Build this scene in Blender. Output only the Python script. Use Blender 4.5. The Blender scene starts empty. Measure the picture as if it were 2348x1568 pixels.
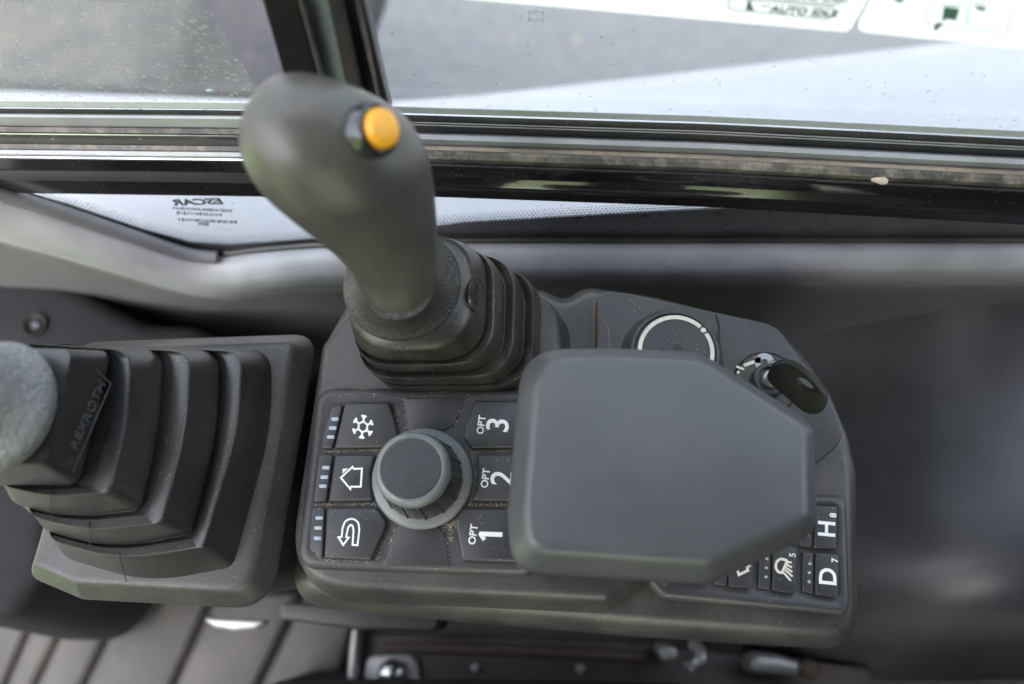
import bpy, bmesh, math, random
import numpy as np
from mathutils import Vector, Matrix
random.seed(7); rng = np.random.default_rng(7)
S = bpy.context.scene
COL = S.collection
# ------------------------------------------------------------------ camera
FPX, CH = 1956.0, 0.40                       # focal length in photo units (2347 wide), camera height above console
def _n(v): return v / np.linalg.norm(v)
_d = _n(np.array([(1270-1173.5)/FPX, -(1370-784)/FPX, -1.0]))
_Z = -_d
_Y = np.array([(1800-1173.5)/FPX, 6600/FPX, -1.0]); _Y = _n(_Y - _Y.dot(_Z)*_Z)
_X = np.cross(_Y, _Z)
R = np.array([_X, _Y, _Z])
cam = bpy.data.cameras.new('camera'); camo = bpy.data.objects.new('camera', cam); COL.objects.link(camo)
cam.lens = 30.0; cam.sensor_width = 36.0; cam.clip_start = 0.01; cam.clip_end = 400
camo.matrix_world = Matrix.Translation((0, 0, CH)) @ Matrix([list(r) for r in R]).to_4x4()
cam.dof.use_dof = True; cam.dof.focus_distance = 0.405; cam.dof.aperture_fstop = 4.2
S.camera = camo
# ------------------------------------------------------------------ world, sun, exposure
SUN_EL, SUN_AZ = math.radians(56), math.radians(-175)     # azimuth from +Y towards -X: sun stands on the door side, cab interior in shade
wd = bpy.data.worlds.new('World'); S.world = wd; wd.use_nodes = True
nt = wd.node_tree; nt.nodes.clear()
wo = nt.nodes.new('ShaderNodeOutputWorld'); bg = nt.nodes.new('ShaderNodeBackground')
sky = nt.nodes.new('ShaderNodeTexSky'); sky.sky_type = 'NISHITA'; sky.sun_disc = False
sky.sun_elevation = SUN_EL; sky.sun_rotation = -SUN_AZ; sky.dust_density = 6.0; sky.air_density = 1.2
hs = nt.nodes.new('ShaderNodeHueSaturation'); hs.inputs['Saturation'].default_value = 0.48
nt.links.new(sky.outputs[0], hs.inputs['Color']); nt.links.new(hs.outputs[0], bg.inputs[0])
bg.inputs[1].default_value = 0.15
nt.links.new(bg.outputs[0], wo.inputs[0])
sl = bpy.data.lights.new('sun', 'SUN'); sl.energy = 2.2; sl.angle = math.radians(1.0); sl.color = (1, .96, .9)
so = bpy.data.objects.new('sun', sl); COL.objects.link(so)
sd = Vector((-math.sin(SUN_AZ)*math.cos(SUN_EL), math.cos(SUN_AZ)*math.cos(SUN_EL), math.sin(SUN_EL)))
so.rotation_euler = sd.to_track_quat('Z', 'Y').to_euler(); so.location = sd*5
S.view_settings.view_transform = 'Standard'; S.view_settings.look = 'None'
S.view_settings.exposure = 2.95; S.view_settings.gamma = 1; S.view_settings.use_curve_mapping = False
S.render.engine = 'CYCLES'; S.cycles.use_denoising = True; S.cycles.max_bounces = 8
S.cycles.transparent_max_bounces = 16
# ------------------------------------------------------------------ photo rays
def ray(u, v): return R @ np.array([(u-1173.5)/FPX, (784-v)/FPX, -1.0])
C0 = np.array([0, 0, CH])
def P(u, v, z=0.0):
    r = ray(u, v); return C0 + r*((z-CH)/r[2])
def PY(u, v, y):
    r = ray(u, v); return C0 + r*(y/r[1])
def PPL(u, v, p0, nrm):
    r = ray(u, v); return C0 + r*(np.dot(p0-C0, nrm)/np.dot(r, nrm))
def XY(pts, z): return [P(u, v, z)[:2] for u, v in pts]
# ------------------------------------------------------------------ materials
MATS = {}
def nn(t, k, **kw):
    n = t.nodes.new(k)
    for a, b in kw.items(): setattr(n, a, b)
    return n
def base_mat(name):
    m = bpy.data.materials.new(name); m.use_nodes = True
    t = m.node_tree; b = t.nodes['Principled BSDF']; MATS[name] = m
    return m, t, b
def ramp(t, src, lo, hi):
    r = nn(t, 'ShaderNodeMapRange'); r.inputs[1].default_value = lo; r.inputs[2].default_value = hi
    r.clamp = True; t.links.new(src, r.inputs[0]); return r.outputs[0]
def math_(t, op, a, b):
    n = nn(t, 'ShaderNodeMath', operation=op)
    for i, x in enumerate((a, b)):
        if isinstance(x, (int, float)): n.inputs[i].default_value = x
        else: t.links.new(x, n.inputs[i])
    return n.outputs[0]
def mixc(t, fac, a, b):
    n = nn(t, 'ShaderNodeMix', data_type='RGBA')
    if isinstance(fac, float): n.inputs[0].default_value = fac
    else: t.links.new(fac, n.inputs[0])
    for i, x in ((6, a), (7, b)):
        if isinstance(x, tuple): n.inputs[i].default_value = (*x, 1)
        else: t.links.new(x, n.inputs[i])
    return n.outputs[2]
def noise(t, co, scale, detail=3, rough=.55):
    n = nn(t, 'ShaderNodeTexNoise'); n.inputs['Scale'].default_value = scale
    n.inputs['Detail'].default_value = detail; n.inputs['Roughness'].default_value = rough
    t.links.new(co, n.inputs['Vector']); return n.outputs['Fac']
TAN = (.36, .27, .19)
def plastic(name, col, rough=.5, grain=1400, bump=.12, bdist=.0003, specks=.5, film=.12, spec=.5, leather=0, speck_scale=1050,
            metallic=0, tan=TAN, patch=0, var=.15):
    """moulded plastic / rubber: fine grain, light dust film, scattered dust specks"""
    m, t, b = base_mat(name)
    co = nn(t, 'ShaderNodeNewGeometry').outputs['Position']
    b.inputs['Metallic'].default_value = metallic
    b.inputs['Specular IOR Level'].default_value = spec
    big = noise(t, co, 38, 4)
    c = mixc(t, ramp(t, big, .3, .75), tuple(x*(1-var) for x in col), tuple(x*(1+var) for x in col))
    if film:
        f = math_(t, 'MULTIPLY', ramp(t, noise(t, co, 21, 5, .6), .38, .72), film)
        c = mixc(t, f, c, tan)
    if patch:
        f = math_(t, 'MULTIPLY', ramp(t, noise(t, co, 95, 8, .72), .47, .66), patch)
        c = mixc(t, f, c, tan)
    if specks:
        vo = nn(t, 'ShaderNodeTexVoronoi'); vo.inputs['Scale'].default_value = speck_scale
        t.links.new(co, vo.inputs['Vector'])
        sx = nn(t, 'ShaderNodeSeparateColor'); t.links.new(vo.outputs['Color'], sx.inputs[0])
        dot = math_(t, 'LESS_THAN', vo.outputs['Distance'], math_(t, 'MULTIPLY', sx.outputs[1], .30))
        gate = math_(t, 'GREATER_THAN', math_(t, 'ADD', sx.outputs[0], math_(t, 'MULTIPLY', noise(t, co, 60, 4, .7), 1.3)), 1.62 - .26*specks)
        f = math_(t, 'MULTIPLY', math_(t, 'MULTIPLY', dot, gate), .75)
        c = mixc(t, f, c, tan)
    t.links.new(c, b.inputs['Base Color'])
    rr = math_(t, 'ADD', math_(t, 'MULTIPLY', noise(t, co, 160, 3), .16), rough-.08)
    t.links.new(rr, b.inputs['Roughness'])
    if bump:
        bp = nn(t, 'ShaderNodeBump'); bp.inputs['Strength'].default_value = bump; bp.inputs['Distance'].default_value = bdist
        if leather:
            vo = nn(t, 'ShaderNodeTexVoronoi', feature='DISTANCE_TO_EDGE'); vo.inputs['Scale'].default_value = leather
            wv = nn(t, 'ShaderNodeVectorMath', operation='ADD')
            nz = nn(t, 'ShaderNodeTexNoise'); nz.inputs['Scale'].default_value = 300
            sc = nn(t, 'ShaderNodeVectorMath', operation='SCALE'); sc.inputs['Scale'].default_value = .003
            t.links.new(co, nz.inputs['Vector']); t.links.new(nz.outputs['Color'], sc.inputs[0])
            t.links.new(co, wv.inputs[0]); t.links.new(sc.outputs[0], wv.inputs[1]); t.links.new(wv.outputs[0], vo.inputs['Vector'])
            h = ramp(t, vo.outputs['Distance'], 0.0, .22)
        else:
            h = noise(t, co, grain, 2, .5)
        t.links.new(h, bp.inputs['Height']); t.links.new(bp.outputs[0], b.inputs['Normal'])
    return m
def flat_mat(name, col, rough=.5, metallic=0, spec=.5):
    m, t, b = base_mat(name)
    co = nn(t, 'ShaderNodeNewGeometry').outputs['Position']
    c = mixc(t, ramp(t, noise(t, co, 300, 4), .3, .7), tuple(x*.9 for x in col), tuple(min(1, x*1.05) for x in col))
    t.links.new(c, b.inputs['Base Color'])
    b.inputs['Roughness'].default_value = rough; b.inputs['Metallic'].default_value = metallic
    b.inputs['Specular IOR Level'].default_value = spec
    return m
def glass(name, dirt=.05, tint=(.93, .96, .95), speck=.5, film=.04):
    m, t, b = base_mat(name); t.nodes.remove(b)
    out = t.nodes['Material Output']
    co = nn(t, 'ShaderNodeNewGeometry').outputs['Position']
    tr = nn(t, 'ShaderNodeBsdfTransparent'); tr.inputs[0].default_value = (*tint, 1)
    gl = nn(t, 'ShaderNodeBsdfGlossy'); gl.inputs['Roughness'].default_value = .25
    fr = nn(t, 'ShaderNodeFresnel'); fr.inputs[0].default_value = 1.45
    mx = nn(t, 'ShaderNodeMixShader'); t.links.new(math_(t, 'MULTIPLY', fr.outputs[0], .12), mx.inputs[0])
    t.links.new(tr.outputs[0], mx.inputs[1]); t.links.new(gl.outputs[0], mx.inputs[2])
    df = nn(t, 'ShaderNodeBsdfDiffuse'); df.inputs[0].default_value = (.56, .53, .51, 1)
    vo = nn(t, 'ShaderNodeTexVoronoi'); vo.inputs['Scale'].default_value = 420; t.links.new(co, vo.inputs['Vector'])
    sx = nn(t, 'ShaderNodeSeparateColor'); t.links.new(vo.outputs['Color'], sx.inputs[0])
    dot = math_(t, 'LESS_THAN', vo.outputs['Distance'], math_(t, 'MULTIPLY', sx.outputs[1], .42))
    gate = math_(t, 'GREATER_THAN', sx.outputs[0], 1-speck)
    f = math_(t, 'ADD', math_(t, 'MULTIPLY', math_(t, 'MULTIPLY', dot, gate), .34),
              math_(t, 'ADD', math_(t, 'MULTIPLY', ramp(t, noise(t, co, 55, 6, .65), .4, .8), dirt), film))
    m2 = nn(t, 'ShaderNodeMixShader'); t.links.new(f, m2.inputs[0])
    t.links.new(mx.outputs[0], m2.inputs[1]); t.links.new(df.outputs[0], m2.inputs[2])
    t.links.new(m2.outputs[0], out.inputs['Surface'])
    return m
plastic('console', (.030, .030, .032), .42, 1300, .22, specks=.55, film=.12)
plastic('console_base', (.027, .027, .029), .42, 1300, .22, specks=.55, film=.14)
plastic('keypad', (.033, .034, .038), .42, 2200, .06, specks=.5, film=.06)
plastic('button', (.030, .031, .035), .42, 2200, .05, specks=.35, film=.04)
plastic('pad', (.064, .064, .068), .38, 1500, .25, specks=0, film=.03, var=.06)
plastic('rubber', (.015, .015, .0165), .34, 1500, .12, specks=.9, film=.05, spec=.8)
plastic('rubber_old', (.011, .0105, .0105), .38, 1500, .10, specks=1.0, film=.09, patch=.10, spec=.6)
plastic('leather_rubber', (.026, .026, .026), .40, bump=.6, leather=400, bdist=.0005, specks=.9, film=.12)
plastic('grip', (.040, .040, .040), .38, 900, .3, specks=.0, film=.16, patch=.05, spec=.6)
plastic('grip_left', (.22, .22, .23), .26, bump=.6, leather=330, bdist=.0009, specks=0, film=.05)
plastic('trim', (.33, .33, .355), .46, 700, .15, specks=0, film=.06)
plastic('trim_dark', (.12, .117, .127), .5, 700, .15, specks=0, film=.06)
plastic('panel_dark', (.042, .042, .047), .42, 700, .3, specks=.1, film=.0)
plastic('cover_dark', (.016, .0155, .018), .7, 700, .15, specks=0, film=0, spec=.12)
plastic('seal', (.028, .029, .031), .42, 800, .1, specks=.5, film=.12)
plastic('seal_dusty', (.04, .039, .039), .5, 800, .1, specks=1.0, film=.35, patch=.5, tan=(.42, .35, .28))
plastic('seal_grey', (.36, .37, .39), .35, 800, .05, specks=.4, film=.2, tan=(.42, .35, .28))
plastic('grime', (.36, .30, .24), .7, 800, .2, specks=.6, film=.3, patch=.5, tan=(.12, .10, .09))
plastic('gloss_black', (.008, .008, .009), .12, 300, 0, specks=.35, film=.02, spec=1.0)
plastic('bead', (.5, .5, .54), .2, 300, 0, specks=.2, film=0, spec=.9, metallic=.9)  # pale metal: highlight of the glossy bead put into the colour
plastic('floor', (.026, .025, .025), .5, 400, .15, specks=.5, film=.5, tan=(.095, .075, .062))
plastic('dark_metal', (.045, .043, .042), .5, 400, .1, specks=.8, film=.3, tan=(.16, .11, .08))
plastic('rust', (.07, .042, .028), .7, 300, .2, specks=.4, film=.6, tan=(.05, .045, .042))
plastic('backing_dark', (.022, .022, .026), .6, 60, .2, specks=.5, film=.3, tan=(.09, .075, .06), speck_scale=60)
plastic('fabric', (.010, .010, .011), .8, bump=.9, leather=420, bdist=.001, specks=0, film=0)
plastic('asphalt', (.15, .15, .165), .8, 60, .3, bdist=.004, specks=.3, film=.1, speck_scale=30)
plastic('hood_paint', (.41, .40, .43), .38, 300, .02, specks=0, film=.03, var=.03, tan=(.55, .53, .5))
plastic('frit', (.045, .048, .052), .3, 300, 0, specks=.2, film=.05)
flat_mat('stile_black', (.014, .013, .014), .6, spec=.2)
flat_mat('emboss', (.085, .085, .09), .4)
flat_mat('key_black', (.012, .013, .012), .5, spec=.25)
flat_mat('white_print', (.80, .80, .78), .5)
flat_mat('cream_print', (.70, .66, .56), .5)
flat_mat('led', (.36, .42, .48), .25)
flat_mat('silver', (.155, .163, .160), .34)
plastic('silver_dusty', (.16, .175, .182), .42, 900, .05, specks=.9, film=.15)
flat_mat('yellow', (.88, .39, .018), .34)
flat_mat('collar_black', (.02, .02, .022), .12, spec=.8)
flat_mat('ring_grey', (.42, .43, .43), .4)
flat_mat('steel', (.62, .62, .62), .25, metallic=1)
flat_mat('galvanised', (.42, .41, .40), .45, metallic=.6)
flat_mat('dust', (.50, .39, .26), .9)
flat_mat('tan_line', (.16, .12, .085), .9)
flat_mat('clod', (.62, .52, .40), .95)
flat_mat('sticker', (.93, .94, .90), .4)
_t = MATS['sticker'].node_tree; _tl = nn(_t, 'ShaderNodeBsdfTranslucent'); _tl.inputs[0].default_value = (1, 1, .97, 1)
_mx = nn(_t, 'ShaderNodeMixShader'); _mx.inputs[0].default_value = .8
_t.links.new(_t.nodes['Principled BSDF'].outputs[0], _mx.inputs[1]); _t.links.new(_tl.outputs[0], _mx.inputs[2]); _t.links.new(_mx.outputs[0], _t.nodes['Material Output'].inputs['Surface'])
flat_mat('sticker_grey', (.42, .43, .42), .4)
flat_mat('sticker_black', (.03, .03, .03), .4)
flat_mat('sticker_green', (.10, .22, .16), .4)
flat_mat('etch', (.50, .52, .53), .6)
flat_mat('glass_edge', (.26, .31, .29), .3)
flat_mat('sunlit_pale', (.80, .74, .66), .9)  # pale colour standing in for sunlight on the ground
flat_mat('black', (.006, .006, .006), .7)
flat_mat('text_dark', (.10, .11, .12), .5)
plastic('lawn', (.10, .165, .035), .8, 20, .3, bdist=.02, specks=0, film=0, var=.35)
glass('glass_clear', .04, speck=.03, film=.03)
glass('glass_dirty', .12, speck=.6, film=.025)
# ------------------------------------------------------------------ object helpers
WL = {}
def tag(o, label, cat=None, group=None, kind=None):
    if label: o['label'] = label
    if cat: o['category'] = cat
    if group: o['group'] = group
    if kind: o['kind'] = kind
    return o
def thing(name, label, cat, loc, group=None):
    o = bpy.data.objects.new(name, None); COL.objects.link(o); o.empty_display_size = .01
    o.location = loc; WL[o] = np.array(loc, float); return tag(o, label, cat, group)
def mesh(name, verts, faces, mat, parent=None, smooth=35):
    V = np.array([list(v) for v in verts], float)
    lo, hi = V.min(0), V.max(0); b = np.array([(lo[0]+hi[0])/2, (lo[1]+hi[1])/2, lo[2]])
    me = bpy.data.meshes.new(name); me.from_pydata([tuple(x) for x in V-b], [], [tuple(f) for f in faces])
    me.materials.append(MATS[mat]); me.update()
    bm = bmesh.new(); bm.from_mesh(me); bmesh.ops.recalc_face_normals(bm, faces=bm.faces); bm.to_mesh(me); bm.free()
    if smooth:
        me.shade_smooth(); me.set_sharp_from_angle(angle=math.radians(smooth))
    o = bpy.data.objects.new(name, me); COL.objects.link(o)
    if parent: o.parent = parent; o.location = b - WL[parent]
    else: o.location = b
    WL[o] = b; return o
def area(p): return sum(p[i][0]*p[(i+1) % len(p)][1]-p[(i+1) % len(p)][0]*p[i][1] for i in range(len(p)))/2
def offset(poly, d):
    """miter inset of a CCW polygon by d"""
    n = len(poly); out = []
    for i in range(n):
        a, b, c = (np.array(poly[k % n]) for k in (i-1, i, i+1))
        d1, d2 = _n(b-a), _n(c-b)
        n1, n2 = np.array([-d1[1], d1[0]]), np.array([-d2[1], d2[0]])
        out.append(b + _n(n1+n2)*d/max(.5, _n(n1+n2).dot(n1)))
    return out
def fillet(poly, r, seg=6):
    n = len(poly); out = []
    rs = r if isinstance(r, (list, tuple)) else [r]*n
    for i in range(n):
        a, b, c = (np.array(poly[k % n]) for k in (i-1, i, i+1))
        l1, l2 = np.linalg.norm(b-a), np.linalg.norm(c-b)
        d1, d2 = (b-a)/l1, (c-b)/l2
        phi = math.acos(max(-1, min(1, d1.dot(d2))))
        t = min(max(rs[i], 1e-5)*math.tan(phi/2) if phi < 3 else 1, .47*l1, .47*l2)
        p0, p2 = b-d1*t, b+d2*t
        for k in range(seg+1):
            s = k/seg
            q = (1-s)**2*p0 + 2*s*(1-s)*b*1.0 + s*s*p2
            out.append(q)
    return out
def ccw(poly): return poly if area(poly) > 0 else poly[::-1]
def loft(rings, cap0=True, cap1=True):
    V = [tuple(p) for r in rings for p in r]; n = len(rings[0]); F = []
    for i in range(len(rings)-1):
        for j in range(n):
            k = (j+1) % n; F.append((i*n+j, i*n+k, (i+1)*n+k, (i+1)*n+j))
    if cap0: F.append(tuple(range(n-1, -1, -1)))
    if cap1: F.append(tuple(range((len(rings)-1)*n, len(rings)*n)))
    return V, F
def slab(name, poly, prof, mat, parent=None, r=.004, seg=6, tilt=None, smooth=35):
    """prism from a plan outline with an (inset, z) edge profile"""
    poly = ccw([np.array(p[:2], float) for p in poly]); rings = []
    for ins, z in prof:
        q = offset(poly, ins) if abs(ins) > 1e-9 else poly
        rr = [max(x-ins, .0003) for x in r] if isinstance(r, (list, tuple)) else max(r-ins, .0003)
        ring = fillet(q, rr, seg)
        rings.append([(p[0], p[1], z + (tilt(p[0], p[1]) if tilt else 0)) for p in ring])
    return mesh(name, *loft(rings), mat, parent, smooth)
def edge_prof(z0, z1, b, n=4, flare=0):
    pr = [(-flare, z0), (0, z1-b)]
    for k in range(1, n+1):
        a = k/n*math.pi/2; pr.append((b*(1-math.cos(a)), z1-b+b*math.sin(a)))
    return pr
def lathe(name, prof, c, mat, parent=None, n=64, ax=(0, 0, 1), smooth=35, cap=True):
    ax = Vector(ax).normalized(); q = ax.to_track_quat('Z', 'Y'); rings = []
    for r, z in prof:
        rings.append([tuple(np.array(c)+np.array(q @ Vector((r*math.cos(2*math.pi*k/n), r*math.sin(2*math.pi*k/n), z)))) for k in range(n)])
    return mesh(name, *loft(rings, cap, cap), mat, parent, smooth)
def ribbon(name, pts3, w, mat, parent=None, closed=False, up=(0, 0, 1), th=.00025):
    """flat printed stroke along 3-D points"""
    pts = [np.array(p, float) for p in pts3]; up = np.array(up, float); n = len(pts); V = []; F = []
    for i, p in enumerate(pts):
        a = pts[i-1] if (i or closed) else p; b = pts[(i+1) % n] if (i < n-1 or closed) else p
        t1 = p-a; t2 = b-p
        t1 = _n(t1) if np.linalg.norm(t1) > 1e-9 else _n(t2); t2 = _n(t2) if np.linalg.norm(t2) > 1e-9 else t1
        s1, s2 = np.cross(up, t1), np.cross(up, t2); s = s1+s2
        s = _n(s) if np.linalg.norm(s) > 1e-6 else s1
        s = s*(w/2)/max(.45, s.dot(s1))
        V += [tuple(p+s), tuple(p-s), tuple(p+s-up*th), tuple(p-s-up*th)]
    m = n if closed else n-1
    for i in range(m):
        a, b = 4*i, 4*((i+1) % n)
        F += [(a, b, b+1, a+1), (a, a+2, b+2, b), (a+1, b+1, b+3, a+3)]
    if not closed: F += [(0, 1, 3, 2), (4*n-4, 4*n-2, 4*n-1, 4*n-3)]
    return mesh(name, V, F, mat, parent, 0)
def fill(name, pts3, mat, parent=None, up=(0, 0, 1), th=.0003):
    n = len(pts3); up = np.array(up, float)
    V = [tuple(p) for p in pts3]+[tuple(np.array(p)-up*th) for p in pts3]
    F = [tuple(range(n)), tuple(range(2*n-1, n-1, -1))]+[(i, (i+1) % n, n+(i+1) % n, n+i) for i in range(n)]
    return mesh(name, V, F, mat, parent, 0)
def text(name, body, o, ex, ey, size, mat, parent=None, bold=.0, th=.0003, flip=False):
    """printed or moulded lettering centred on o, reading along ex"""
    cu = bpy.data.curves.new('t', 'FONT'); cu.body = body; cu.size = 1; cu.align_x = 'CENTER'; cu.align_y = 'CENTER'
    cu.offset = bold; cu.resolution_u = 4
    ob = bpy.data.objects.new('t', cu); COL.objects.link(ob); bpy.context.view_layer.update()
    me = bpy.data.meshes.new_from_object(ob.evaluated_get(bpy.context.evaluated_depsgraph_get()))
    bpy.data.objects.remove(ob)
    o, ex, ey = np.array(o, float), _n(np.array(ex, float)), _n(np.array(ey, float)); nz = np.cross(ex, ey)
    bx_ = [v.co.x for v in me.vertices]; by_ = [v.co.y for v in me.vertices]; mx_, my_ = (min(bx_)+max(bx_))/2, (min(by_)+max(by_))/2
    V = [o + ex*(v.co.x-mx_)*size*(-1 if flip else 1) + ey*(v.co.y-my_)*size for v in me.vertices]
    F = [tuple(p.vertices) for p in me.polygons]; bpy.data.meshes.remove(me)
    n = len(V); cnt = {}
    for f in F:
        for i in range(len(f)):
            e = (f[i], f[(i+1) % len(f)]); cnt[e] = 1
    side = [(b, a, a+n, b+n) for (a, b) in cnt if (b, a) not in cnt]
    return mesh(name, V + [p-nz*th for p in V], F + side, mat, parent, 0)
def box(name, lo, hi, mat, parent=None, bev=.001):
    return slab(name, [(lo[0], lo[1]), (hi[0], lo[1]), (hi[0], hi[1]), (lo[0], hi[1])], edge_prof(lo[2], hi[2], bev, 3), mat, parent, r=bev*1.5, seg=3)
def catmull(pts, per=6):
    pts = [np.array(p, float) for p in pts]; q = [2*pts[0]-pts[1]]+pts+[2*pts[-1]-pts[-2]]; out = []
    for i in range(1, len(q)-2):
        for k in range(per):
            s = k/per; a, b, c, d = q[i-1:i+3]
            out.append(.5*((2*b)+(c-a)*s+(2*a-5*b+4*c-d)*s*s+(3*b-a-3*c+d)*s**3))
    return out+[pts[-1]]
def tube(name, pts3, rad, mat, parent=None, n=10, per=5):
    sp = catmull(pts3, per); rings = []
    for i, p in enumerate(sp):
        t = _n(sp[min(i+1, len(sp)-1)]-sp[max(i-1, 0)]); a = np.array([0, 0, 1.]) if abs(t[2]) < .9 else np.array([1., 0, 0])
        e1 = _n(np.cross(t, a)); e2 = np.cross(t, e1)
        rings.append([p+rad*(e1*math.cos(2*math.pi*k/n)+e2*math.sin(2*math.pi*k/n)) for k in range(n)])
    return mesh(name, *loft(rings), mat, parent, 40)
def grid(name, rows, mat, parent=None, thick=.004):
    """smooth sheet through a grid of 3-D control points, with thickness below"""
    rows = [catmull(r, 4) for r in rows]; cols = list(zip(*rows)); cols = [catmull(c, 5) for c in cols]
    m, n = len(cols), len(cols[0]); V = [tuple(p) for c in cols for p in c]; F = []
    for i in range(m-1):
        for j in range(n-1): F.append((i*n+j, (i+1)*n+j, (i+1)*n+j+1, i*n+j+1))
    o = mesh(name, V, F, mat, parent, 60)
    md = o.modifiers.new('thickness', 'SOLIDIFY'); md.thickness = thick; md.offset = -1
    return o
def smooth_rings(rings, k=.3, n=3):
    """rounds the corners of a stack of equal rings"""
    rings = [np.array(r, float) for r in rings]; out = [rings[0]]
    for i in range(1, len(rings)-1):
        a, b, c = rings[i-1], rings[i], rings[i+1]; p0, p2 = b+(a-b)*k, b+(c-b)*k
        for s in np.linspace(0, 1, n+1): out.append((1-s)**2*p0+2*s*(1-s)*b+s*s*p2)
    return out+[rings[-1]]
def Z5(a, b): return 623.4+.3379*a, 841.6+.3379*b        # the enlargements the photo was measured in
def Z3(a, b): return 1246.8+.3186*a, 623.4+.3186*b
def Z7(a, b): return 1371.5+.3241*a, 1059.8+.3241*b
def ZL(a, b): return 529.9+.3578*a, 124.7+.3578*b
def Z6(a, b): return 1122.1+.4573*a, 592.2+.4573*b
UPX, UPY = np.array([1., 0, 0]), np.array([0, 1., 0])

# ================================================================== setting
GZ = -1.1
o = mesh('ground', [(-60, .2, GZ), (60, .2, GZ), (60, 80, GZ), (-60, 80, GZ)], [(0, 1, 2, 3)], 'asphalt', None, 0); tag(o, 'grey asphalt yard outside the side window', 'ground', kind='structure')
lp = [(.2, GZ), (-2.4, GZ), (-3.4, GZ+.35), (-8, GZ+3.3), (-14, GZ+7.2), (-20, GZ+11), (-40, GZ+13), (-120, GZ+13)]  # unseen bank, its rise shaped to throw green reflections into the cab
V = [(x, y, z+.25*math.sin(x*.7+y)*(1 if y < -5 else 0)) for x in np.linspace(-80, 80, 41) for y, z in lp]; n = len(lp)
o = mesh('lawn', V, [(i*n+j, (i+1)*n+j, (i+1)*n+j+1, i*n+j+1) for i in range(40) for j in range(n-1)], 'lawn', None, 80); tag(o, 'unseen green grassy bank added for green reflections from the door side', 'grass', kind='structure')
sp = [P(-120, 53, GZ+.03), P(165, -6, GZ+.03), P(150, -90, GZ+.03), P(-120, -90, GZ+.03)]  # pale slab: sunlit ground put into its colour
o = slab('sunlit_patch', sp, [(0, GZ), (0, GZ+.025), (.01, GZ+.03)], 'sunlit_pale', None, r=.02); tag(o, 'pale patch coloured as sunlit ground beyond the dirty window', 'sunlit_patch', kind='structure')
# cab floor under the console
o = mesh('floor', [(-.9, -.9, -.40), (.9, -.9, -.40), (.9, .20, -.40), (-.9, .20, -.40)], [(0, 1, 2, 3)], 'dark_metal', None, 0); tag(o, 'dark worn cab floor under the console', 'floor', kind='structure')

# unseen cab shell, added to shade the console (roof, rear wall; open door, side window and windscreen)
flat_mat('headliner', (.11, .11, .115), .8)
o = slab('cab_roof', [(-.46, -.95), (.95, -.95), (.95, .30), (-.46, .30)], edge_prof(.90, .95, .02), 'headliner', None, r=.05); tag(o, 'grey unseen cab roof lining added to shade the console', 'roof', kind='structure')
o = slab('rear_wall', [(.62, -.95), (.68, -.95), (.68, .02), (.62, .02)], edge_prof(-.40, .90, .01), 'panel_dark', None, r=.01); tag(o, 'dark unseen rear wall added to block light from behind the seat', 'wall', kind='structure')
o = slab('rear_quarter', [(.62, .021), (.68, .021), (.68, .22), (.62, .22)], edge_prof(-.40, .12, .01), 'panel_dark', None, r=.01); tag(o, 'low dark quarter wall under the rear window', 'wall', kind='structure')
o = slab('door_blocker', [(-.70, -.95), (-.24, -.95), (-.24, -.90), (-.70, -.90)], edge_prof(-.40, .90, .01), 'panel_dark', None, r=.01); tag(o, 'dark unseen wall added to block light from the door side', 'wall', kind='structure')  # unseen, added to keep door-side light off the boots
o = slab('header_blocker', [(-.238, -.95), (.619, -.95), (.619, -.90), (-.238, -.90)], edge_prof(.60, .90, .01), 'panel_dark', None, r=.01); tag(o, 'dark unseen header added to block sky above the door opening', 'wall', kind='structure')  # unseen, added to hide the sky above the bank
o = slab('low_blocker', [(-.238, -.95), (.619, -.95), (.619, -.90), (-.238, -.90)], edge_prof(-.40, -.06, .01), 'panel_dark', None, r=.01); tag(o, 'dark unseen panel added to block light low in the door opening', 'door', kind='structure')  # unseen, added to narrow the bright opening
# outside bonnet, light paint
def hood_y(x): return .386+(.19*(x+.168) if x > -.168 else .02*(x+.168))
rows = []
for x in np.linspace(-1.1, 1.1, 23):
    e = hood_y(x)
    rows.append([(x, y, z) for y, z in ((.222, -.60), (.222, -.23), (.228, -.214), (.245, -.205), (e-.11, -.20), (e-.06, -.204), (e-.02, -.216), (e+.006, -.238), (e+.016, -.27), (e+.02, -.8))])
V = [p for r in rows for p in r]; n = 10
F = [(i*n+j, (i+1)*n+j, (i+1)*n+j+1, i*n+j+1) for i in range(22) for j in range(n-1)]
mg = thing('dark_backing', 'dark soil-spattered plate added to darken the view through the dirty pane', 'dark_backing', (-.9, .7, -.9))  # added plate that keeps the view through the left pane dark
slab('backing_plate', [(-2.2, .36), P(770, 210, -.55)[:2], P(900, -120, -.55)[:2], (-2.2, 1.15)], edge_prof(-.60, -.55, .02), 'backing_dark', mg, r=.06)
slab('backing_stay', [(-.9, .6), (-.7, .6), (-.7, .8), (-.9, .8)], edge_prof(GZ, -.60, .01), 'dark_metal', mg, r=.02)
t = thing('bonnet', 'pale grey painted bonnet outside below the window glass', 'bonnet', (0, .22, -.8))
mesh('bonnet_panel', V, F, 'hood_paint', t, 50)

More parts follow.
